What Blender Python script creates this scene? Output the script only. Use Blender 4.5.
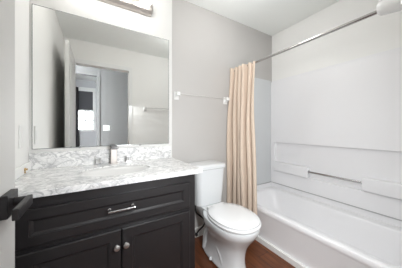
import bpy, bmesh, math, random
from mathutils import Vector, Matrix
random.seed(7)
for o in list(bpy.data.objects):
    bpy.data.objects.remove(o, do_unlink=True)
S = bpy.context.scene
C = S.collection

# ------------------------------------------------------------ camera, world, light, exposure
# world frame: the vanity wall is the plane y=0, the room is y<0, x runs along that wall, z is up
CAM_Z = 1.135
cam_d = bpy.data.cameras.new('camera')
cam = bpy.data.objects.new('camera', cam_d); C.objects.link(cam)
cam.location = (0, -1.63, CAM_Z)
cam.rotation_euler = (math.radians(90), 0, math.radians(-30.86))
cam_d.sensor_width = 36.0
cam_d.lens = 177.4 / 402 * 36
cam_d.shift_y = -5 / 402
cam_d.clip_start = 0.02
S.camera = cam

W = bpy.data.worlds.new('sky'); S.world = W; W.use_nodes = True
bg = W.node_tree.nodes['Background']
bg.inputs[0].default_value = (0.90, 0.95, 1.0, 1); bg.inputs[1].default_value = 13.0  # sky

BULB_STRENGTH = 11.0      # vanity globes
FILL_GLOBE_STRENGTH = 17.0      # unseen globe lamp added below the ceiling as fill

# fill spots added in the doorway, beside the camera, to brighten the room
FILL_W = 0.43
for fx, fz, fw in ((0.40, 0.95, 60.0), (0.45, 1.25, 60.0), (0.42, 1.60, 60.0)):
    la = bpy.data.lights.new('fill_spot', 'SPOT'); la.energy = FILL_W * fw; la.shadow_soft_size = 0.0
    la.spot_size = math.radians(158); la.spot_blend = 1.0
    la.color = (0.945, 0.975, 1.0)
    lo = bpy.data.objects.new('fill_spot', la); C.objects.link(lo); lo.location = (fx, -1.50, fz)
    lo.rotation_euler = (Vector((0.95, -0.30, 0.75)) - Vector((fx, -1.50, fz))).to_track_quat('-Z', 'Y').to_euler()
S.view_settings.view_transform = 'Standard'
S.view_settings.look = 'None'
S.view_settings.gamma = 1
S.view_settings.use_curve_mapping = False
S.view_settings.exposure = -0.05

# ------------------------------------------------------------ materials
def srgb(r, g, b):
    f = lambda c: (c / 255) / 12.92 if c / 255 <= 0.04045 else ((c / 255 + 0.055) / 1.055) ** 2.4
    return (f(r), f(g), f(b), 1)

def mat(name, col, rough=0.5, metal=0.0, bump=0.0, bscale=200.0, coat=0.0, var=0.0, vscale=8.0):
    m = bpy.data.materials.new(name); m.use_nodes = True
    nt = m.node_tree; N = nt.nodes; L = nt.links
    p = N['Principled BSDF']
    p.inputs['Base Color'].default_value = col
    p.inputs['Roughness'].default_value = rough
    p.inputs['Metallic'].default_value = metal
    p.inputs['Coat Weight'].default_value = coat
    tc = N.new('ShaderNodeTexCoord')
    if var > 0:
        no = N.new('ShaderNodeTexNoise'); no.inputs['Scale'].default_value = vscale
        no.inputs['Detail'].default_value = 4
        mx = N.new('ShaderNodeMix'); mx.data_type = 'RGBA'
        mx.inputs['A'].default_value = tuple(c * (1 - var) for c in col[:3]) + (1,)
        mx.inputs['B'].default_value = tuple(min(1, c * (1 + var)) for c in col[:3]) + (1,)
        L.new(tc.outputs['Object'], no.inputs['Vector'])
        L.new(no.outputs['Fac'], mx.inputs['Factor'])
        L.new(mx.outputs['Result'], p.inputs['Base Color'])
    if bump > 0:
        no2 = N.new('ShaderNodeTexNoise'); no2.inputs['Scale'].default_value = bscale
        bp = N.new('ShaderNodeBump'); bp.inputs['Strength'].default_value = bump
        bp.inputs['Distance'].default_value = 0.002
        L.new(tc.outputs['Object'], no2.inputs['Vector'])
        L.new(no2.outputs['Fac'], bp.inputs['Height'])
        L.new(bp.outputs['Normal'], p.inputs['Normal'])
    return m

def emit(name, col, strength):
    m = bpy.data.materials.new(name); m.use_nodes = True
    p = m.node_tree.nodes['Principled BSDF']
    p.inputs['Base Color'].default_value = (0.9, 0.9, 0.9, 1)
    p.inputs['Emission Color'].default_value = col
    p.inputs['Emission Strength'].default_value = strength
    return m

def marble(name):
    m = bpy.data.materials.new(name); m.use_nodes = True
    nt = m.node_tree; N = nt.nodes; L = nt.links
    p = N['Principled BSDF']; p.inputs['Roughness'].default_value = 0.22
    tc = N.new('ShaderNodeTexCoord')
    mp = N.new('ShaderNodeMapping'); mp.inputs['Rotation'].default_value = (0.3, 0.5, 0.7)
    mp.inputs['Scale'].default_value = (1.0, 1.7, 1.4)
    L.new(tc.outputs['Object'], mp.inputs['Vector'])
    def vein(scale, dist, lo, hi):
        n = N.new('ShaderNodeTexNoise'); n.inputs['Scale'].default_value = scale
        n.inputs['Detail'].default_value = 8; n.inputs['Distortion'].default_value = dist
        L.new(mp.outputs['Vector'], n.inputs['Vector'])
        s = N.new('ShaderNodeMath'); s.operation = 'SUBTRACT'; s.inputs[1].default_value = 0.5
        a = N.new('ShaderNodeMath'); a.operation = 'ABSOLUTE'
        L.new(n.outputs['Fac'], s.inputs[0]); L.new(s.outputs[0], a.inputs[0])
        r = N.new('ShaderNodeMapRange'); r.inputs['From Min'].default_value = lo
        r.inputs['From Max'].default_value = hi
        r.inputs['To Min'].default_value = 1; r.inputs['To Max'].default_value = 0
        L.new(a.outputs[0], r.inputs['Value'])
        return r.outputs['Result']
    v1 = vein(12.0, 1.2, 0.0, 0.06)
    v2 = vein(26.0, 1.0, 0.0, 0.07)
    cl = N.new('ShaderNodeTexNoise'); cl.inputs['Scale'].default_value = 11; cl.inputs['Detail'].default_value = 5
    L.new(mp.outputs['Vector'], cl.inputs['Vector'])
    rc = N.new('ShaderNodeMapRange'); rc.inputs['From Min'].default_value = 0.45; rc.inputs['From Max'].default_value = 0.75
    L.new(cl.outputs['Fac'], rc.inputs['Value'])
    m1 = N.new('ShaderNodeMix'); m1.data_type = 'RGBA'
    m1.inputs['A'].default_value = srgb(242, 241, 239); m1.inputs['B'].default_value = srgb(212, 212, 212)
    L.new(rc.outputs['Result'], m1.inputs['Factor'])
    k1 = N.new('ShaderNodeMath'); k1.operation = 'MULTIPLY'; k1.inputs[1].default_value = 0.55
    L.new(v1, k1.inputs[0])
    m2 = N.new('ShaderNodeMix'); m2.data_type = 'RGBA'; m2.inputs['B'].default_value = srgb(132, 132, 136)
    L.new(k1.outputs[0], m2.inputs['Factor']); L.new(m1.outputs['Result'], m2.inputs['A'])
    k2 = N.new('ShaderNodeMath'); k2.operation = 'MULTIPLY'; k2.inputs[1].default_value = 0.35
    L.new(v2, k2.inputs[0])
    m3 = N.new('ShaderNodeMix'); m3.data_type = 'RGBA'; m3.inputs['B'].default_value = srgb(165, 164, 164)
    L.new(k2.outputs[0], m3.inputs['Factor']); L.new(m2.outputs['Result'], m3.inputs['A'])
    L.new(m3.outputs['Result'], p.inputs['Base Color'])
    return m

def wood_floor(name):
    m = bpy.data.materials.new(name); m.use_nodes = True
    nt = m.node_tree; N = nt.nodes; L = nt.links
    p = N['Principled BSDF']; p.inputs['Roughness'].default_value = 0.38
    tc = N.new('ShaderNodeTexCoord')
    mp = N.new('ShaderNodeMapping'); mp.inputs['Rotation'].default_value = (0, 0, math.radians(90))
    L.new(tc.outputs['Object'], mp.inputs['Vector'])
    br = N.new('ShaderNodeTexBrick'); br.offset = 0.4
    br.inputs['Scale'].default_value = 1.0; br.inputs['Brick Width'].default_value = 0.9
    br.inputs['Row Height'].default_value = 0.125; br.inputs['Mortar Size'].default_value = 0.002
    br.inputs['Color1'].default_value = srgb(120, 68, 38); br.inputs['Color2'].default_value = srgb(90, 50, 29)
    br.inputs['Mortar'].default_value = srgb(40, 24, 16)
    L.new(mp.outputs['Vector'], br.inputs['Vector'])
    mg = N.new('ShaderNodeMapping'); mg.inputs['Scale'].default_value = (28, 2.2, 1)
    L.new(tc.outputs['Object'], mg.inputs['Vector'])
    g = N.new('ShaderNodeTexNoise'); g.inputs['Scale'].default_value = 1.6; g.inputs['Detail'].default_value = 8
    g.inputs['Distortion'].default_value = 1.2
    L.new(mg.outputs['Vector'], g.inputs['Vector'])
    r = N.new('ShaderNodeMapRange'); r.inputs['From Min'].default_value = 0.3; r.inputs['From Max'].default_value = 0.7
    r.inputs['To Min'].default_value = 0.55; r.inputs['To Max'].default_value = 1.3
    L.new(g.outputs['Fac'], r.inputs['Value'])
    mx = N.new('ShaderNodeMix'); mx.data_type = 'RGBA'; mx.blend_type = 'MULTIPLY'
    mx.inputs['Factor'].default_value = 1.0
    L.new(br.outputs['Color'], mx.inputs['A']); L.new(r.outputs['Result'], mx.inputs['B'])
    L.new(mx.outputs['Result'], p.inputs['Base Color'])
    return m

M = dict(
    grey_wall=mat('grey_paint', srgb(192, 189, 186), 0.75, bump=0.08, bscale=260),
    white_wall=mat('white_paint', srgb(245, 244, 241), 0.7, bump=0.06, bscale=260),
    left_wall=mat('pale_paint', srgb(240, 239, 236), 0.7, bump=0.06, bscale=260),
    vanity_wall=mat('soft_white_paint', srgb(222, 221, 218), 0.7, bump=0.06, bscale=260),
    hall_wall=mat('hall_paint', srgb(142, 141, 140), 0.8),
    bed_wall=mat('bedroom_paint', srgb(205, 205, 207), 0.8),
    ceiling=mat('ceiling_paint', srgb(249, 251, 248), 0.85, bump=0.1, bscale=180),
    trim=mat('trim_paint', srgb(240, 240, 238), 0.4),
    door=mat('door_paint', srgb(212, 211, 208), 0.45),
    acrylic=mat('tub_acrylic', srgb(242, 241, 242), 0.28, coat=0.15),
    porcelain=mat('porcelain', srgb(226, 228, 229), 0.12, coat=0.4),
    seat=mat('seat_plastic', srgb(232, 232, 232), 0.22),
    basin=mat('basin_ceramic', srgb(222, 221, 219), 0.15, coat=0.3),
    espresso=mat('espresso_paint', srgb(37, 35, 36), 0.36, var=0.05, vscale=30),
    dark=mat('dark_recess', srgb(30, 28, 28), 0.7),
    black=mat('black_metal', srgb(46, 44, 45), 0.38, metal=0.3),
    chrome=mat('chrome', srgb(225, 225, 226), 0.10, metal=1.0),
    nickel=mat('brushed_nickel', srgb(216, 215, 213), 0.38, metal=1.0, bump=0.05, bscale=400),
    chrome_mid=mat('satin_chrome', srgb(200, 199, 200), 0.12, metal=1.0),
    chrome_dark=mat('dark_chrome', srgb(120, 118, 118), 0.15, metal=1.0),
    bar_metal=mat('satin_bar', srgb(178, 172, 167), 0.42, metal=1.0),
    pearl=mat('pearl_rod', srgb(206, 204, 201), 0.3),
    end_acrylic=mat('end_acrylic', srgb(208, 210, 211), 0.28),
    seam_shadow=mat('seam_shadow_grey', srgb(182, 181, 181), 0.6),
    steel_dark=mat('polished_steel', srgb(190, 188, 186), 0.12, metal=1.0),
    brass=mat('brass', srgb(188, 158, 110), 0.4, metal=0.4),
    mirror=mat('mirror_silver', srgb(247, 248, 247), 0.0, metal=1.0),
    mirror_edge=mat('mirror_edge', srgb(150, 152, 150), 0.2, metal=0.6),
    ceramic=mat('white_ceramic', srgb(238, 238, 236), 0.2),
    plastic=mat('white_plastic', srgb(236, 235, 232), 0.35),
    rubber=mat('black_rubber', srgb(22, 22, 23), 0.45),
    curtain=mat('tan_fabric', srgb(216, 197, 179), 0.85, bump=0.15, bscale=900, var=0.015, vscale=20),
    dark_curtain=mat('charcoal_fabric', srgb(70, 68, 70), 0.9),
    shade=mat('grey_shade', srgb(88, 88, 92), 0.9),
    marble=marble('marble'),
    floor=wood_floor('brown_plank'),
    bulb=emit('bulb_glass', (1.0, 0.985, 0.965, 1), BULB_STRENGTH),
    fill_globe=emit('fill_globe_glass', (0.99, 0.995, 1.0, 1), FILL_GLOBE_STRENGTH),
)
def clear(name, rough=0.03):
    m = bpy.data.materials.new(name); m.use_nodes = True
    p = m.node_tree.nodes['Principled BSDF']
    p.inputs['Transmission Weight'].default_value = 1.0; p.inputs['Roughness'].default_value = rough
    p.inputs['IOR'].default_value = 1.45
    return m
M['glass'] = clear('window_glass', 0.0)
M['acrylic_clear'] = clear('clear_acrylic', 0.08)

# ------------------------------------------------------------ mesh helpers (all built in world coordinates)
ORG = {}
def bm_new(): return bmesh.new()

def add_box(bm, x0, x1, y0, y1, z0, z1, bev=0.0, seg=2):
    r = bmesh.ops.create_cube(bm, size=1.0)
    vs = r['verts']
    for v in vs:
        v.co = Vector(((x0 + x1) / 2 + v.co.x * (x1 - x0), (y0 + y1) / 2 + v.co.y * (y1 - y0), (z0 + z1) / 2 + v.co.z * (z1 - z0)))
    if bev > 0:
        es = list({e for v in vs for e in v.link_edges})
        bmesh.ops.bevel(bm, geom=es, offset=bev, offset_type='OFFSET', segments=seg, profile=0.5, affect='EDGES', clamp_overlap=True)
    return bm

def box(*a, **k): return add_box(bm_new(), *a, **k)

def add_loft(bm, rings, cap0=True, cap1=True, closed=True):
    R = [[bm.verts.new(p) for p in ring] for ring in rings]
    n = len(R[0])
    for a, b in zip(R[:-1], R[1:]):
        for i in range(n if closed else n - 1):
            j = (i + 1) % n
            bm.faces.new((a[i], a[j], b[j], b[i]))
    if cap0: bm.faces.new(list(reversed(R[0])))
    if cap1: bm.faces.new(R[-1])
    return bm

def add_lathe(bm, axis_pt, axis, prof, n=24):
    """prof: list of (distance along axis, radius)"""
    ax = Vector(axis).normalized()
    u = ax.orthogonal().normalized(); w = ax.cross(u)
    rings = []
    for t, r in prof:
        c = Vector(axis_pt) + ax * t
        rings.append([c + (u * math.cos(2 * math.pi * i / n) + w * math.sin(2 * math.pi * i / n)) * max(r, 1e-4) for i in range(n)])
    return add_loft(bm, rings)

def add_cyl(bm, p0, p1, r, n=20):
    d = (Vector(p1) - Vector(p0)); return add_lathe(bm, p0, d, [(0, r), (d.length, r)], n)

def add_sphere(bm, c, r, seg=20, rings=12):
    bmesh.ops.create_uvsphere(bm, u_segments=seg, v_segments=rings, radius=r, matrix=Matrix.Translation(c)); return bm

def smooth_path(pts, k=8):
    P = [Vector(p) for p in pts]; out = []
    for i in range(len(P) - 1):
        p0 = P[max(i - 1, 0)]; p1 = P[i]; p2 = P[i + 1]; p3 = P[min(i + 2, len(P) - 1)]
        for j in range(k):
            t = j / k
            out.append(0.5 * ((2 * p1) + (-p0 + p2) * t + (2 * p0 - 5 * p1 + 4 * p2 - p3) * t * t + (-p0 + 3 * p1 - 3 * p2 + p3) * t ** 3))
    out.append(P[-1]); return out

def add_tube(bm, pts, r, n=10, smooth=True):
    P = smooth_path(pts) if smooth else [Vector(p) for p in pts]
    rings = []; u = None
    for i, p in enumerate(P):
        t = (P[min(i + 1, len(P) - 1)] - P[max(i - 1, 0)]).normalized()
        u = t.orthogonal().normalized() if u is None else (u - t * u.dot(t)).normalized()
        w = t.cross(u)
        rings.append([p + (u * math.cos(2 * math.pi * k / n) + w * math.sin(2 * math.pi * k / n)) * r for k in range(n)])
    return add_loft(bm, rings)

def rrect(x0, x1, y0, y1, r, z, k=6):
    out = []
    for cx, cy, a0 in ((x1 - r, y1 - r, 0), (x0 + r, y1 - r, 90), (x0 + r, y0 + r, 180), (x1 - r, y0 + r, 270)):
        for i in range(k + 1):
            a = math.radians(a0 + 90 * i / k)
            out.append(Vector((cx + r * math.cos(a), cy + r * math.sin(a), z)))
    return out

def egg(cx, yb, yf, hw, z, n=40, p=2.2, front=0.0):
    """closed outline, yb = back y (larger), yf = front y; superellipse, front>0 makes the front more pointed"""
    cy = (yb + yf) / 2; hl = (yb - yf) / 2; out = []
    for i in range(n):
        a = 2 * math.pi * i / n
        c, s = math.cos(a), math.sin(a)
        x = math.copysign(abs(c) ** (2 / p), c); y = math.copysign(abs(s) ** (2 / p), s)
        w = 1 + front * y * 0.5
        out.append(Vector((cx + hw * x * w, cy + hl * y, z)))
    return out

def link(name, bm, m, parent=None, smooth=False, sub=0, org=None):
    bmesh.ops.recalc_face_normals(bm, faces=bm.faces[:])
    if parent is not None:
        base = ORG[parent.name]
        org = base if org is None else org
    else:
        base = Vector((0, 0, 0))
        org = Vector(org) if org is not None else Vector((0, 0, 0))
    if parent is None or org is base: pass
    for v in bm.verts: v.co -= Vector(org)
    me = bpy.data.meshes.new(name); bm.to_mesh(me); bm.free()
    ms = m if isinstance(m, (list, tuple)) else [m]
    for x in ms: me.materials.append(x)
    o = bpy.data.objects.new(name, me); C.objects.link(o)
    o.location = Vector(org) - Vector(base)
    if parent is not None: o.parent = parent
    ORG[o.name] = Vector(org)
    if smooth:
        for f in me.polygons: f.use_smooth = True
        if sub == 0:
            try: me.set_sharp_from_angle(angle=math.radians(40))
            except Exception: pass
    if sub:
        md = o.modifiers.new('subdivision', 'SUBSURF'); md.levels = sub; md.render_levels = sub
    return o

def thing(name, label, cat, loc, group=None):
    o = bpy.data.objects.new(name, None); C.objects.link(o); o.location = loc
    o.empty_display_size = 0.05
    ORG[o.name] = Vector(loc)
    return tag(o, label, cat, group)

def tag(o, label, cat, group=None):
    o['label'] = label; o['category'] = cat
    if group: o['group'] = group
    return o

def struct(name, bm, m, **k):
    o = link(name, bm, m, **k); o['kind'] = 'structure'; return o

def copy_thing(root, delta, rz=0.0):
    """a copy of a thing with copies of its parts and their sub-parts"""
    r = root.copy(); C.objects.link(r); r.location = root.location + Vector(delta); r.rotation_euler = (0, 0, rz)
    for ch in list(root.children):
        c = ch.copy(); C.objects.link(c); c.parent = r
        for g in list(ch.children):
            d = g.copy(); C.objects.link(d); d.parent = c
    return r

# ------------------------------------------------------------ the room shell
XL, XW, YO, YP, ZC = -0.379, 2.133, -1.555, -1.42, 2.44     # left wall, tub wall, door wall, plumbing wall, ceiling
DX0, DX1, DZ = -0.275, 0.487, 2.10                          # doorway
T = 0.12
struct('floor', box(XL - T, XW + T, YO, T, -0.08, 0), M['floor'])
struct('ceiling', box(XL - T, XW + T, YO - T, T, ZC, ZC + 0.08), M['ceiling'])
struct('wall_back', box(XL - T, XW + T, 0, T, 0, ZC), M['grey_wall'])
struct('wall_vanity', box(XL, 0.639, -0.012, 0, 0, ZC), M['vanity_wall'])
struct('wall_left', box(XL - T, XL, YO, 0, 0, ZC), M['left_wall'])
struct('wall_right', box(XW, XW + T, YO, 0, 0, ZC), M['white_wall'])
b = box(XL - T, DX0, YO - T, YO, 0, ZC)
add_box(b, DX1, XW + T, YO - T, YO, 0, ZC)
add_box(b, DX0, DX1, YO - T, YO, DZ, ZC)
struct('wall_front', b, M['white_wall'])
struct('wall_plumbing', box(1.419, XW, YO, YP, 0, ZC), M['white_wall'])
struct('baseboard_back', box(0.60, 1.405, -0.014, 0, 0, 0.10, bev=0.004), M['trim'])
b = box(DX1 + 0.07, 1.405, YO, YO + 0.012, 0, 0.10, bev=0.003)
struct('baseboard_front', b, M['trim'])
# door casing and jamb lining
b = box(DX1 - 0.002, DX1 + 0.05, YO, YO + 0.008, 0, DZ + 0.062, bev=0.003)
add_box(b, DX0 - 0.062, DX0 + 0.002, YO, YO + 0.008, 0, DZ + 0.062, bev=0.003)
add_box(b, DX0 + 0.002, DX1 - 0.002, YO, YO + 0.008, DZ - 0.002, DZ + 0.062, bev=0.003)
struct('trim_1', b, M['trim'])
# hall outside the doorway, bedroom beyond it
HY0, HY1 = YO - T, -2.52
struct('floor_hall', box(-1.6, 2.4, -4.4, YO, -0.08, 0), M['floor'])
struct('ceiling_hall', box(-1.6, 2.4, HY1 - 0.1, YO - T, ZC, ZC + 0.08), M['ceiling'])
BD0, BD1, BDZ = -0.75, 0.03, 2.2
b = box(-1.6, BD0, HY1 - 0.1, HY1, 0, ZC)
add_box(b, BD1, 2.4, HY1 - 0.1, HY1, 0, ZC)
add_box(b, BD0, BD1, HY1 - 0.1, HY1, BDZ, ZC)
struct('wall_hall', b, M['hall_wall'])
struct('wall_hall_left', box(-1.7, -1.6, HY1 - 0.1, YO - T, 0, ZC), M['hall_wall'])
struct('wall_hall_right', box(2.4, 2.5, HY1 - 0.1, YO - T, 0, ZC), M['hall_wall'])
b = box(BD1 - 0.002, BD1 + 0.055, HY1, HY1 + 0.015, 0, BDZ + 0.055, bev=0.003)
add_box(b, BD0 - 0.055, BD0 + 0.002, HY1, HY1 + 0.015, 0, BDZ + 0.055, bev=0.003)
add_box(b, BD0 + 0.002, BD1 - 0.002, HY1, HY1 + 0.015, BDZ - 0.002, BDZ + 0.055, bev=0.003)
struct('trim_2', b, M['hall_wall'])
BY = -4.1
WX0, WX1, WZ0, WZ1 = -0.42, -0.03, 1.10, 2.17
b = box(-1.6, WX0, BY - 0.1, BY, 0, ZC)
add_box(b, WX1, 1.6, BY - 0.1, BY, 0, ZC)
add_box(b, WX0, WX1, BY - 0.1, BY, 0, WZ0)
add_box(b, WX0, WX1, BY - 0.1, BY, WZ1, ZC)
struct('wall_bedroom', b, M['bed_wall'])
struct('wall_bedroom_left', box(-1.7, -1.6, BY - 0.1, HY1 - 0.1, 0, ZC), M['bed_wall'])
struct('wall_bedroom_right', box(1.6, 1.7, BY - 0.1, HY1 - 0.1, 0, ZC), M['bed_wall'])
struct('ceiling_bedroom', box(-1.7, 1.7, BY - 0.1, HY1 - 0.1, ZC, ZC + 0.08), M['ceiling'])
# bedroom window
b = box(WX0 - 0.05, WX0 + 0.02, BY - 0.08, BY + 0.02, WZ0 - 0.02, WZ1 + 0.08)
add_box(b, WX1 - 0.02, WX1 + 0.05, BY - 0.08, BY + 0.02, WZ0 - 0.02, WZ1 + 0.08)
add_box(b, WX0 + 0.02, WX1 - 0.02, BY - 0.08, BY + 0.02, WZ1 - 0.02, WZ1 + 0.08)
add_box(b, WX0 + 0.02, WX1 - 0.02, BY - 0.08, BY + 0.03, WZ0 - 0.03, WZ0 + 0.03)
xm = (WX0 + WX1) / 2; zm = (WZ0 + WZ1) / 2
add_box(b, WX0 + 0.02, WX1 - 0.02, BY - 0.06, BY - 0.02, zm - 0.02, zm + 0.02)
add_box(b, xm - 0.013, xm + 0.013, BY - 0.06, BY - 0.03, WZ0 + 0.03, zm)
add_box(b, WX0 + 0.02, WX1 - 0.02, BY - 0.06, BY - 0.03, (WZ0 + zm) / 2 - 0.014, (WZ0 + zm) / 2 + 0.014)
win = struct('window_1', b, M['trim'], org=(xm, BY, WZ0))
gl = link('pane', box(WX0 + 0.01, WX1 - 0.01, BY - 0.048, BY - 0.043, WZ0 + 0.01, WZ1 - 0.01), M['glass'], parent=win)

# open bathroom door: leaf standing into the room along the left wall
DXF, DY1 = -0.24, -0.764
def door_leaf():
    x1 = DXF; x0 = DXF - 0.035; y0 = YO + 0.012; y1 = DY1
    bm = box(x0, x1, y0, y1, 0.012, DZ - 0.012, bev=0.0015)
    return bm
door = struct('door_1', door_leaf(), M['door'], org=(DXF, YO + 0.012, 0))
def panel_frame(z0, z1):
    bm = bm_new()
    y0, y1 = YO + 0.13, DY1 - 0.12
    t = 0.02; d = 0.006
    add_box(bm, DXF - 0.001, DXF + d, y0, y0 + t, z0, z1, bev=0.003)
    add_box(bm, DXF - 0.001, DXF + d, y1 - t, y1, z0, z1, bev=0.003)
    add_box(bm, DXF - 0.001, DXF + d, y0 + t, y1 - t, z0, z0 + t, bev=0.003)
    add_box(bm, DXF - 0.001, DXF + d, y0 + t, y1 - t, z1 - t, z1, bev=0.003)
    return bm
link('panel_moulding', panel_frame(0.2, 0.78), M['door'], parent=door)
link('panel_moulding', panel_frame(1.02, 1.95), M['door'], parent=door)
HYc, HZ = -0.834, 0.902
hb = bm_new()
add_box(hb, DXF - 0.001, DXF + 0.018, HYc - 0.051, HYc + 0.034, HZ - 0.036, HZ + 0.034, bev=0.0025)
handle = link('door_handle', hb, M['black'], parent=door, org=Vector((DXF, HYc, HZ)))
hb = bm_new(); add_cyl(hb, (DXF + 0.016, HYc, HZ), (DXF + 0.045, HYc, HZ), 0.0135)
link('spindle', hb, M['black'], parent=handle, smooth=True)
hb = bm_new()
add_box(hb, DXF + 0.044, DXF + 0.059, HYc - 0.116, HYc + 0.016, HZ - 0.020, HZ + 0.012, bev=0.003)
link('lever', hb, M['black'], parent=handle)
link('latch_plate', box(DXF - 0.03, DXF - 0.005, DY1 - 0.001, DY1 + 0.0015, HZ - 0.03, HZ + 0.03), M['black'], parent=door)

# ------------------------------------------------------------ vanity cabinet
CX, CZ = 0.126, 0.862            # sink centre, counter top
VX0, VX1, VY = -0.343, 0.595, -0.555
van = thing('vanity_cabinet', 'espresso black shaker bathroom vanity cabinet under the marble counter', 'cabinet', (CX, -0.28, 0))
b = box(VX0, VX0 + 0.018, VY + 0.02, -0.014, 0.10, 0.832)
add_box(b, VX1 - 0.018, VX1, VY + 0.02, -0.014, 0.10, 0.832)
add_box(b, VX0 + 0.018, VX1 - 0.018, VY + 0.02, -0.014, 0.10, 0.118)
add_box(b, VX0 + 0.018, VX1 - 0.018, -0.022, -0.014, 0.118, 0.832)
add_box(b, VX0 + 0.02, VX1 - 0.02, VY + 0.07, -0.02, 0.0, 0.10)
link('cabinet_body', b, M['espresso'], parent=van)
# face frame
b = bm_new()
add_box(b, VX0, -0.295 + 0.012, VY + 0.002, VY + 0.02, 0.10, 0.832, bev=0.002)
add_box(b, 0.547 - 0.012, VX1, VY + 0.002, VY + 0.02, 0.10, 0.832, bev=0.002)
add_box(b, -0.283, 0.535, VY + 0.002, VY + 0.02, 0.765, 0.832)
add_box(b, -0.283, 0.535, VY + 0.002, VY + 0.02, 0.575, 0.622)
add_box(b, -0.283, 0.535, VY + 0.002, VY + 0.02, 0.10, 0.135)
link('face_frame', b, M['espresso'], parent=van)
def shaker(x0, x1, z0, z1, rail, yf=VY - 0.018, th=0.02):
    """a framed panel: flat stiles and rails with a stepped bead and a recessed field"""
    bm = bm_new()
    def ring(i, y): return [Vector((x0 + i, y, z0 + i)), Vector((x1 - i, y, z0 + i)), Vector((x1 - i, y, z1 - i)), Vector((x0 + i, y, z1 - i))]
    add_loft(bm, [ring(0, yf + th), ring(0, yf + 0.004), ring(0.004, yf), ring(rail, yf), ring(rail + 0.0015, yf + 0.004),
                  ring(rail + 0.006, yf + 0.005), ring(rail + 0.013, yf + 0.011), ring(rail + 0.014, yf + 0.012)])
    return bm
dr = link('drawer_front', shaker(-0.295, 0.547, 0.612, 0.778, 0.044), M['espresso'], parent=van)
hp = bm_new()
hz, hy = 0.704, VY - 0.018
add_cyl(hp, (0.058, hy - 0.030, hz), (0.192, hy - 0.030, hz), 0.0055, 12)
for hx in (0.066, 0.184):
    add_lathe(hp, (hx, hy + 0.006, hz), (0, -1, 0), [(0, 0.009), (0.004, 0.009), (0.008, 0.0055), (0.036, 0.0055)], 14)
link('bar_handle', hp, M['chrome'], parent=dr, smooth=True)
for x0, x1, kx in ((-0.295, 0.1235, 0.1005), (0.1275, 0.547, 0.1475)):
    d = link('door', shaker(x0, x1, 0.115, 0.586, 0.055), M['espresso'], parent=van)
    kb = bm_new()
    add_lathe(kb, (kx, VY - 0.016, 0.50), (0, -1, 0), [(0, 0.008), (0.003, 0.008), (0.006, 0.0055), (0.014, 0.006), (0.018, 0.0135), (0.023, 0.0155), (0.028, 0.0125), (0.030, 0.004)], 20)
    link('knob', kb, M['nickel'], parent=d, smooth=True)

# countertop with an oval cut-out
def counter():
    bm = bm_new()
    x0, x1, y0, y1 = XL + 0.001, 0.637, -0.585, -0.013
    a, bq, cx, cy = 0.215, 0.158, CX, -0.312
    angs = sorted(set([2 * math.pi * i / 64 for i in range(64)] +
        [math.atan2(yy - cy, xx - cx) % (2 * math.pi) for xx in (x0, x1) for yy in (y0, y1)]))
    def outer(t, inset):
        c, s = math.cos(t), math.sin(t)
        X0, X1, Y0, Y1 = x0 + inset, x1 - inset, y0 + inset, y1 - inset
        # corners first, so that the inset ring keeps its corners
        k = min([(X1 - cx) / c if c > 1e-9 else 1e9, (X0 - cx) / c if c < -1e-9 else 1e9,
                 (Y1 - cy) / s if s > 1e-9 else 1e9, (Y0 - cy) / s if s < -1e-9 else 1e9])
        return Vector((cx + c * k, cy + s * k, 0))
    def inner(t, g=0):
        return Vector((cx + (a + g) * math.cos(t), cy + (bq + g) * math.sin(t), 0))
    def at(ring, z): return [Vector((p.x, p.y, z)) for p in ring]
    O = [outer(t, 0) for t in angs]; OI = [outer(t, 0.003) for t in angs]
    I = [inner(t) for t in angs]; IG = [inner(t, 0.004) for t in angs]
    add_loft(bm, [at(I, CZ - 0.012), at(O, CZ - 0.03), at(O, CZ - 0.003), at(OI, CZ), at(IG, CZ), at(I, CZ - 0.004), at(I, CZ - 0.012)], cap0=False, cap1=False)
    bmesh.ops.remove_doubles(bm, verts=bm.verts[:], dist=1e-6)
    return bm
top = link('countertop', counter(), M['marble'], org=(CX, -0.3, CZ))
tag(top, 'white marble vanity countertop with grey veins and oval sink cut-out', 'countertop')
link('backsplash', box(XL + 0.002, 0.622, -0.031, -0.013, CZ, 0.974, bev=0.002), M['marble'], parent=top)
link('side_splash', box(XL + 0.001, XL + 0.014, -0.58, -0.032, CZ, 0.918, bev=0.002), M['trim'], parent=top)
# undermount basin
rings = []
for k in range(10):
    q = 1 - k / 9 * 0.92
    z = CZ - 0.0125 - 0.095 * (1 - q ** 2.4)
    rings.append([Vector((CX + 0.219 * q * math.cos(2 * math.pi * i / 48), -0.312 + 0.162 * q * math.sin(2 * math.pi * i / 48), z)) for i in range(48)])
b = bm_new(); add_loft(b, rings, cap0=False)
bas = link('sink_basin', b, M['basin'], smooth=True, parent=top)
bas['label'] = 'white oval undermount sink basin'
md = bas.modifiers.new('thickness', 'SOLIDIFY'); md.thickness = 0.008; md.offset = 1
b = bm_new(); add_lathe(b, (CX, -0.312, CZ - 0.1073), (0, 0, 1), [(0, 0.024), (0.003, 0.024), (0.005, 0.020), (0.0055, 0.004)], 24)
link('drain', b, M['chrome'], parent=bas, smooth=True)
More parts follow.
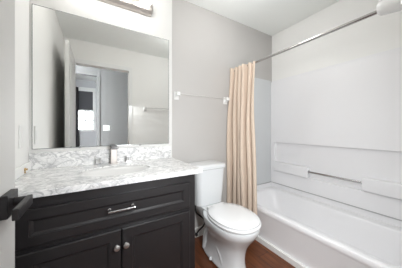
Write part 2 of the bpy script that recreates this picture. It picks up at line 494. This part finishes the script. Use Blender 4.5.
# faucet
fa = thing('faucet', 'square chrome widespread sink faucet with two handles on the counter', 'faucet', (0.128, -0.062, CZ))
b = box(0.100, 0.156, -0.088, -0.040, CZ + 0.0003, CZ + 0.006, bev=0.0015)
add_box(b, 0.105, 0.151, -0.082, -0.046, CZ + 0.005, CZ + 0.120, bev=0.003)
spt = link('spout', b, M['bar_metal'], parent=fa)
b = box(0.104, 0.152, -0.150, -0.046, CZ + 0.119, CZ + 0.141, bev=0.003)
link('spout_head', b, M['chrome_dark'], parent=spt)
for hx in (0.022, 0.236):
    b = box(hx - 0.022, hx + 0.022, -0.085, -0.041, CZ + 0.0003, CZ + 0.007, bev=0.0015)
    add_box(b, hx - 0.016, hx + 0.016, -0.079, -0.047, CZ + 0.006, CZ + 0.040, bev=0.003)
    h = link('handle', b, M['chrome'], parent=fa)
    link('lever', box(hx - 0.017, hx + 0.017, -0.100, -0.046, CZ + 0.0395, CZ + 0.053, bev=0.003), M['chrome'], parent=h)

# mirror
mi = link('wall_mirror', box(-0.366, 0.606, -0.018, -0.0125, 0.997, 1.982), M['mirror_edge'], org=(0.12, -0.0125, 0.997))
tag(mi, 'large frameless rectangular mirror on the wall above the marble backsplash', 'mirror')
link('mirror_glass', box(-0.362, 0.602, -0.0192, -0.0181, 1.001, 1.978), M['mirror'], parent=mi)
for cxp in (-0.10, 0.10, 0.34):
    link('mirror_clip', box(cxp - 0.006, cxp + 0.006, -0.0225, -0.0125, 0.990, 1.004, bev=0.001), M['acrylic_clear'], parent=mi)
for cxp in (0.53, -0.247):
    link('mirror_clip', box(cxp - 0.006, cxp + 0.006, -0.0225, -0.0125, 1.977, 1.990, bev=0.001), M['nickel'], parent=mi)

# vanity light bar
vl = thing('vanity_light', 'brushed chrome vanity light bar with round globe bulbs above the mirror', 'wall light', (CX, -0.012, 2.21))
def bar():
    bm = bm_new()
    prof = [(-0.0125, 2.150), (-0.040, 2.156), (-0.062, 2.178), (-0.068, 2.21), (-0.062, 2.242), (-0.040, 2.264), (-0.0125, 2.270)]
    r0 = [Vector((-0.178, y, z)) for y, z in prof]; r1 = [Vector((0.43, y, z)) for y, z in prof]
    cy, cz = -0.03, 2.21
    e0 = [Vector((-0.190, cy + (y - cy) * 0.72 if y < -0.013 else y, cz + (z - cz) * 0.72)) for y, z in prof]
    e1 = [Vector((0.442, cy + (y - cy) * 0.72 if y < -0.013 else y, cz + (z - cz) * 0.72)) for y, z in prof]
    return add_loft(bm, [e0, r0, r1, e1])
link('light_bar', bar(), M['bar_metal'], parent=vl)
for bx in (-0.112, 0.046, 0.204, 0.362):
    b = bm_new(); add_lathe(b, (bx, -0.060, 2.21), (0, -1, 0), [(0, 0.030), (0.010, 0.030), (0.014, 0.022), (0.028, 0.020)], 20)
    sk = link('socket', b, M['chrome'], parent=vl, smooth=True)
    b = bm_new(); add_sphere(b, (bx, -0.132, 2.21), 0.050, 16, 10)
    link('globe_bulb', b, M['bulb'], parent=sk, smooth=True)

# switch plate on the left wall, brass stop below it
sp = link('outlet_plate', box(XL + 0.0005, XL + 0.006, -0.212, -0.136, 1.022, 1.158, bev=0.002), M['plastic'], org=(XL, -0.174, 1.09))
tag(sp, 'white rectangular outlet plate on the left wall beside the mirror', 'outlet plate')
link('outlet_insert', box(XL + 0.005, XL + 0.008, -0.191, -0.157, 1.055, 1.125, bev=0.001), M['plastic'], parent=sp)
b = bm_new(); add_lathe(b, (XL + 0.0135, -0.163, 0.890), (1, 0, 0), [(0, 0.010), (0.004, 0.010), (0.008, 0.006), (0.014, 0.006)], 16)
add_lathe(b, (XL + 0.0135, -0.163, 0.873), (1, 0, 0), [(0, 0.007), (0.004, 0.007), (0.006, 0.004)], 16)
dsb = link('wall_bumper', b, M['brass'], smooth=True, org=(XL + 0.0135, -0.163, 0.88))
tag(dsb, 'small brass bumper on the white side splash in the counter corner', 'bumper')

# ------------------------------------------------------------ towel bars
def towel_bar(x0, x1, y, z, label, dirn, rod_m, post_m, rr):
    """ceramic posts with a bar; dirn -1 stands off a wall at larger y, +1 off a wall at smaller y"""
    t = thing('towel_bar', label, 'towel bar', ((x0 + x1) / 2, y, z))
    for px in (x0, x1):
        b = bm_new()
        def ring(off, hx, h, dz): return [Vector((px + sx * hx, y + dirn * off, z + dz + sz * h)) for sx, sz in ((-1, -1), (1, -1), (1, 1), (-1, 1))]
        add_loft(b, [ring(0.0005, 0.026, 0.040, -0.006), ring(0.009, 0.025, 0.039, -0.006), ring(0.014, 0.017, 0.026, 0.0),
                     ring(0.036, 0.013, 0.016, 0.006), ring(0.048, 0.017, 0.018, 0.008), ring(0.064, 0.016, 0.017, 0.008)])
        o = link('post', b, post_m, parent=t)
        md = o.modifiers.new('edges', 'BEVEL'); md.width = 0.003; md.segments = 2
    b = bm_new(); add_cyl(b, (x0, y + dirn * 0.054, z + 0.008), (x1, y + dirn * 0.054, z + 0.008), rr, 14)
    link('bar', b, rod_m, parent=t, smooth=True)
    return t
towel_bar(0.690, 1.300, 0.0, 1.468, 'towel bar with white posts on grey wall above the toilet', -1, M['pearl'], M['ceramic'], 0.0045)
towel_bar(0.745, 1.30, YO, 1.488, 'metal towel bar on the opposite wall, seen in the mirror', 1, M['nickel'], M['nickel'], 0.009)

# ------------------------------------------------------------ toilet
TX = 0.963
to = thing('toilet', 'white two-piece toilet with closed lid between vanity and tub', 'toilet', (TX, -0.4, 0))
def bowl():
    bm = bm_new()
    spec = [  # z, back y, front y, half width, exponent
        (0.000, -0.150, -0.640, 0.112, 2.8), (0.018, -0.150, -0.640, 0.112, 2.8), (0.034, -0.158, -0.634, 0.104, 2.8),
        (0.090, -0.175, -0.626, 0.096, 2.6), (0.160, -0.190, -0.632, 0.098, 2.5), (0.220, -0.200, -0.650, 0.110, 2.4),
        (0.270, -0.205, -0.684, 0.134, 2.3), (0.310, -0.205, -0.714, 0.160, 2.2), (0.345, -0.205, -0.742, 0.177, 2.2),
        (0.378, -0.205, -0.752, 0.184, 2.2), (0.398, -0.207, -0.752, 0.184, 2.2), (0.406, -0.215, -0.744, 0.176, 2.2)]
    add_loft(bm, [egg(TX, yb, yf, hw, z, 44, p, 0.06) for z, yb, yf, hw, p in spec])
    return bm
bw = link('bowl', bowl(), M['porcelain'], parent=to, smooth=True)
bw.modifiers.new('subdivision', 'SUBSURF').render_levels = 1
b = bm_new()
add_loft(b, [rrect(TX - 0.050, TX + 0.050, -0.32, -0.165, 0.03, 0.0), rrect(TX - 0.050, TX + 0.050, -0.32, -0.165, 0.03, 0.20), rrect(TX - 0.062, TX + 0.062, -0.32, -0.15, 0.03, 0.27),
             rrect(TX - 0.100, TX + 0.100, -0.32, -0.06, 0.03, 0.345), rrect(TX - 0.113, TX + 0.113, -0.32, -0.035, 0.03, 0.378), rrect(TX - 0.113, TX + 0.113, -0.32, -0.035, 0.03, 0.408)])
link('rear_deck', b, M['porcelain'], parent=to, smooth=True)
for sx in (-1, 1):
    b = bm_new()
    add_tube(b, [(TX + sx * 0.062, -0.50, 0.04), (TX + sx * 0.064, -0.46, 0.12), (TX + sx * 0.066, -0.38, 0.21), (TX + sx * 0.066, -0.30, 0.23), (TX + sx * 0.066, -0.24, 0.16), (TX + sx * 0.066, -0.22, 0.03)], 0.036, 14)
    link('trapway', b, M['porcelain'], parent=to, smooth=True)
    b = bm_new(); add_lathe(b, (TX + sx * 0.105, -0.36, 0.014), (0, 0, 1), [(0, 0.016), (0.010, 0.015), (0.018, 0.010), (0.021, 0.003)], 18)
    link('bolt_cap', b, M['seat'], parent=to, smooth=True)
# seat and lid
b = bm_new()
add_loft(b, [egg(TX, -0.295, -0.752, 0.180, 0.408, 48, 2.25, 0.05), egg(TX, -0.292, -0.757, 0.183, 0.413, 48, 2.25, 0.05),
             egg(TX, -0.292, -0.757, 0.183, 0.421, 48, 2.25, 0.05), egg(TX, -0.296, -0.751, 0.177, 0.425, 48, 2.25, 0.05)])
link('seat', b, M['seat'], parent=to, smooth=True)
b = bm_new()
add_loft(b, [egg(TX, -0.300, -0.742, 0.171, 0.4275, 48, 2.25, 0.05), egg(TX, -0.296, -0.748, 0.177, 0.431, 48, 2.25, 0.05), egg(TX, -0.296, -0.748, 0.177, 0.440, 48, 2.25, 0.05),
             egg(TX, -0.302, -0.740, 0.170, 0.446, 48, 2.25, 0.05), egg(TX, -0.36, -0.69, 0.12, 0.4495, 48, 2.2, 0.05), egg(TX, -0.48, -0.56, 0.03, 0.4505, 48, 2.0, 0.0)])
link('lid', b, M['seat'], parent=to, smooth=True)
for sx in (-1, 1):
    link('hinge', box(TX + sx * 0.075 - 0.022, TX + sx * 0.075 + 0.022, -0.312, -0.276, 0.407, 0.438, bev=0.008, seg=3), M['seat'], parent=to, smooth=True)
# tank, slightly tapered, bowed front
def tank_ring(z, hw, yf, r=0.045, bow=0.012):
    pts = rrect(TX - hw, TX + hw, yf, -0.022, r, z, 7)
    out = []
    for p in pts:
        if p.y < (yf - 0.022) / 2:
            p = Vector((p.x, p.y - bow * (1 - ((p.x - TX) / hw) ** 2), p.z))
        out.append(p)
    return out
b = bm_new()
add_loft(b, [tank_ring(0.406, 0.140, -0.205), tank_ring(0.412, 0.146, -0.212), tank_ring(0.55, 0.154, -0.222), tank_ring(0.752, 0.163, -0.232)])
link('tank', b, M['porcelain'], parent=to, smooth=True)
b = bm_new()
add_loft(b, [tank_ring(0.752, 0.166, -0.238), tank_ring(0.757, 0.172, -0.246), tank_ring(0.784, 0.172, -0.246), tank_ring(0.793, 0.164, -0.238), tank_ring(0.796, 0.13, -0.21)])
link('tank_lid', b, M['porcelain'], parent=to, smooth=True)

# black supply hose with its stop valve behind the toilet
sv = thing('supply_hose', 'black water supply hose curling behind the toilet beside the vanity', 'hose', (0.872, -0.014, 0.06))
b = bm_new()
add_lathe(b, (0.872, -0.0145, 0.075), (0, -1, 0), [(0, 0.022), (0.004, 0.022), (0.008, 0.009), (0.05, 0.009), (0.052, 0.014), (0.075, 0.014)], 16)
link('stop_valve', b, M['rubber'], parent=sv, smooth=True)
b = bm_new()
add_tube(b, [(0.872, -0.078, 0.075), (0.895, -0.09, 0.115), (0.940, -0.105, 0.160), (0.953, -0.11, 0.197), (0.938, -0.105, 0.234), (0.908, -0.095, 0.262), (0.872, -0.09, 0.295), (0.848, -0.10, 0.345), (0.842, -0.115, 0.404)], 0.0085, 10)
link('hose', b, M['rubber'], parent=sv, smooth=True)

# ------------------------------------------------------------ bathtub
TB0, TB1, TBY0, TBY1, TR = 1.419, XW - 0.002, YP + 0.002, -0.002, 0.345
tub = thing('bathtub', 'white alcove bathtub along the right wall behind the curtain', 'bathtub', ((TB0 + TB1) / 2, (TBY0 + TBY1) / 2, 0))
def tub_body():
    bm = bm_new()
    def o(i, z, r=0.006): return rrect(TB0 + i, TB1 - i * 0.2, TBY0 + i * 0.2, TBY1 - i * 0.2, r, z, 8)
    def n(i, z, r): return rrect(TB0 + 0.062 + i, TB1 - 0.115 - i, TBY0 + 0.065 + i * 1.0, TBY1 - 0.075 - i * 2.2, r, z, 8)
    rings = [o(0.012, 0.0), o(0.012, 0.285), o(0.004, 0.300), o(0.0, 0.310), o(0.0, 0.332), o(0.003, 0.341, 0.008), o(0.010, 0.345, 0.012),
             n(-0.012, 0.345, 0.10), n(-0.003, 0.341, 0.10), n(0.004, 0.330, 0.10), n(0.020, 0.25, 0.10), n(0.040, 0.16, 0.10), n(0.06, 0.105, 0.09), n(0.09, 0.088, 0.08), n(0.14, 0.082, 0.06)]
    add_loft(bm, rings)
    return bm
link('tub_body', tub_body(), M['acrylic'], parent=tub, smooth=True)
b = box(TB1 - 0.026, TB1, TBY0, TBY1, 0.340, 0.400, bev=0.003)
add_box(b, TB0 + 0.01, TB1 - 0.026, TBY1 - 0.018, TBY1, 0.340, 0.400, bev=0.004)
link('wall_flange', b, M['acrylic'], parent=tub)
b = bm_new(); add_lathe(b, (1.70, TBY0 + 0.0815, 0.268), (0, 1, 0), [(0, 0.040), (0.007, 0.040), (0.011, 0.034), (0.0125, 0.004)], 28)
link_op = link('overflow_plate', b, M['chrome'], parent=tub, smooth=True)
struct('trim_3', box(TB0 - 0.012, TB0 + 0.012, YP, -0.015, 0, 0.052, bev=0.004), M['trim'])

# moulded wall surround
su = thing('tub_surround', 'white moulded wall surround with soap shelves above the bathtub', 'tub surround', (XW, -0.7, 0.404))
X1 = XW - 0.001
Y0, Y1 = YP + 0.001, -0.001
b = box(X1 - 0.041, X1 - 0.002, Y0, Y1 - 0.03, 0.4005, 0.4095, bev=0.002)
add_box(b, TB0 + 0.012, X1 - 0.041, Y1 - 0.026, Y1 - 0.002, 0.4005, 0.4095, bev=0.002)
link('seam_shadow_strip', b, M['seam_shadow'], parent=su)  # added grey strip; the seam's shadow line is put into its colour
def surround_back():
    bm = bm_new()
    add_box(bm, X1 - 0.010, X1, Y0, Y1, 0.41, 1.80, bev=0.003)
    add_box(bm, X1 - 0.040, X1 - 0.006, Y0, Y1, 0.409, 0.572, bev=0.005)             # lower band
    add_box(bm, X1 - 0.044, X1 - 0.006, -0.083, Y1, 0.56, 0.96, bev=0.006)           # corner stile
    add_box(bm, X1 - 0.044, X1 - 0.006, Y0, Y1, 0.954, 1.775, bev=0.004, seg=2)      # thicker upper field
    return bm
link('back_panel', surround_back(), M['acrylic'], parent=su)
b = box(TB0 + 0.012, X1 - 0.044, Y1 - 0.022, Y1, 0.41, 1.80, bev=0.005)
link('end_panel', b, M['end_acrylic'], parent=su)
for ya, yb in ((-0.527, -0.084), (Y0, -1.002)):
    link('soap_shelf', box(X1 - 0.085, X1 - 0.008, ya, yb, 0.582, 0.700, bev=0.010, seg=3), M['acrylic'], parent=su, smooth=True)
gb = bm_new()
add_cyl(gb, (X1 - 0.050, -1.000, 0.648), (X1 - 0.050, -0.529, 0.648), 0.0105, 18)
for yy, s in ((-1.001, 1), (-0.528, -1)):
    add_lathe(gb, (X1 - 0.050, yy, 0.648), (0, s, 0), [(0, 0.020), (0.005, 0.020), (0.009, 0.011)], 18)
gbo = link('grab_bar', gb, M['chrome_mid'], smooth=True, org=(X1 - 0.05, -0.76, 0.648))
tag(gbo, 'short chrome grab bar between the two white soap shelves', 'grab bar')

# ------------------------------------------------------------ shower rod and curtain
RX, RZ = 1.402, 1.812
rod = thing('curtain_rod', 'straight chrome shower curtain rod with white end socket', 'curtain rod', (RX, YP / 2, RZ))
b = bm_new(); add_cyl(b, (RX, YP + 0.02, RZ), (RX, -0.012, RZ), 0.0115, 18)
link('rod', b, M['steel_dark'], parent=rod, smooth=True)
b = bm_new(); add_lathe(b, (RX, -0.0005, RZ), (0, -1, 0), [(0, 0.020), (0.006, 0.020), (0.010, 0.015), (0.02, 0.014)], 22)
link('end_flange', b, M['steel_dark'], parent=rod, smooth=True)
b = bm_new(); add_lathe(b, (RX, YO + 0.001, RZ + 0.012), (0, 1, 0), [(0, 0.082), (0.08, 0.072), (0.17, 0.055), (0.25, 0.043), (0.270, 0.038), (0.280, 0.028), (0.284, 0.012)], 28)
link('end_socket', b, M['ceramic'], parent=rod, smooth=True)

def curtain():
    bm = bm_new()
    NU, NV = 150, 44
    zt, zb = RZ + 0.034, 0.13
    folds = 5.5
    rows = []
    for j in range(NV + 1):
        v = j / NV                       # 0 top .. 1 bottom
        z = zt + (zb - zt) * v
        row = []
        for i in range(NU + 1):
            u = i / NU
            ph = 2 * math.pi * folds * u + 0.5 * math.sin(2.3 * v + 5 * u) + 0.35 * math.sin(7 * u * math.pi)
            amp = (0.018 + 0.020 * min(1, v * 3)) * (0.8 + 0.35 * math.sin(11 * u + 1.3))
            yr = -0.384 - 0.045 * v + 0.012 * math.sin(5 * v)
            y = -0.020 + (yr + 0.020) * u + 0.010 * math.sin(2 * ph) * (0.4 + 0.6 * v)
            x = RX - 0.019 - 0.024 * min(1, v * 1.25) - 1.25 * amp * (2 * abs(math.sin(ph / 2 + 0.8)) ** 1.2 - 1) + 0.006 * math.sin(3 * v * math.pi + 9 * u)
            zz = z - 0.028 * u * (1 - v) + (0.004 * math.cos(ph * 1.0) * max(0, 1 - v * 12))
            if v > 0.6: x = min(x, TB0 - 0.016)
            row.append(bm.verts.new((x, y, zz)))
        rows.append(row)
    for a, c in zip(rows[:-1], rows[1:]):
        for i in range(NU):
            bm.faces.new((a[i], a[i + 1], c[i + 1], c[i]))
    return bm
cu = link('shower_curtain', curtain(), M['curtain'], smooth=True, org=(RX, -0.18, RZ))
tag(cu, 'tan fabric shower curtain bunched in pleats at the end of the rod', 'curtain')
md = cu.modifiers.new('thickness', 'SOLIDIFY'); md.thickness = 0.003

# ------------------------------------------------------------ unseen fill globe and things beyond the mirror's doorway
def add_fill_globe(x, y, label):
    t = thing('fill_globe_lamp', label, 'fill light', (x, y, ZC))
    b = bm_new(); add_lathe(b, (x, y, ZC - 0.0005), (0, 0, -1), [(0, 0.07), (0.012, 0.07), (0.02, 0.02), (0.045, 0.018), (0.05, 0.05), (0.06, 0.052)], 28)
    link('mount', b, M['nickel'], parent=t, smooth=True)
    b = bm_new(); add_sphere(b, (x, y, ZC - 0.150), 0.102, 18, 12)
    link('fill_glass_globe', b, M['fill_globe'], parent=t, smooth=True)
add_fill_globe(1.05, -0.62, 'unseen white globe lamp added below the bathroom ceiling as fill light')
hs = link('light_switch', box(0.140, 0.270, HY1 + 0.0005, HY1 + 0.006, 1.10, 1.215, bev=0.002), M['plastic'], org=(0.205, HY1, 1.16))
tag(hs, 'white double switch plate on the grey hall wall, seen in the mirror', 'light switch')
for sx in (0.178, 0.232):
    link('rocker', box(sx - 0.016, sx + 0.016, HY1 + 0.005, HY1 + 0.009, 1.125, 1.19, bev=0.001), M['plastic'], parent=hs)
bs = link('roller_shade', box(WX0 + 0.02, WX1 - 0.02, BY - 0.018, BY - 0.012, zm + 0.02, WZ1 - 0.02), M['shade'], org=(xm, BY, WZ1))
tag(bs, 'dark grey shade over the upper half of the bedroom window', 'window shade')
b = bm_new()
rows = []
for z in (2.23, 1.8, 1.2, 0.6, 0.05):
    rows.append([Vector((-0.62 + 0.25 * i / 30 * (1 if z > 1 else 1.1), BY + 0.07 + 0.018 * math.sin(i * 1.3), z)) for i in range(31)])
add_loft(b, rows, cap0=False, cap1=False, closed=False)
dc = link('window_curtain', b, M['dark_curtain'], smooth=True, org=(-0.5, BY + 0.07, 2.2))
tag(dc, 'charcoal curtain hanging at the left edge of the bedroom window', 'curtain')
dc.modifiers.new('thickness', 'SOLIDIFY').thickness = 0.004
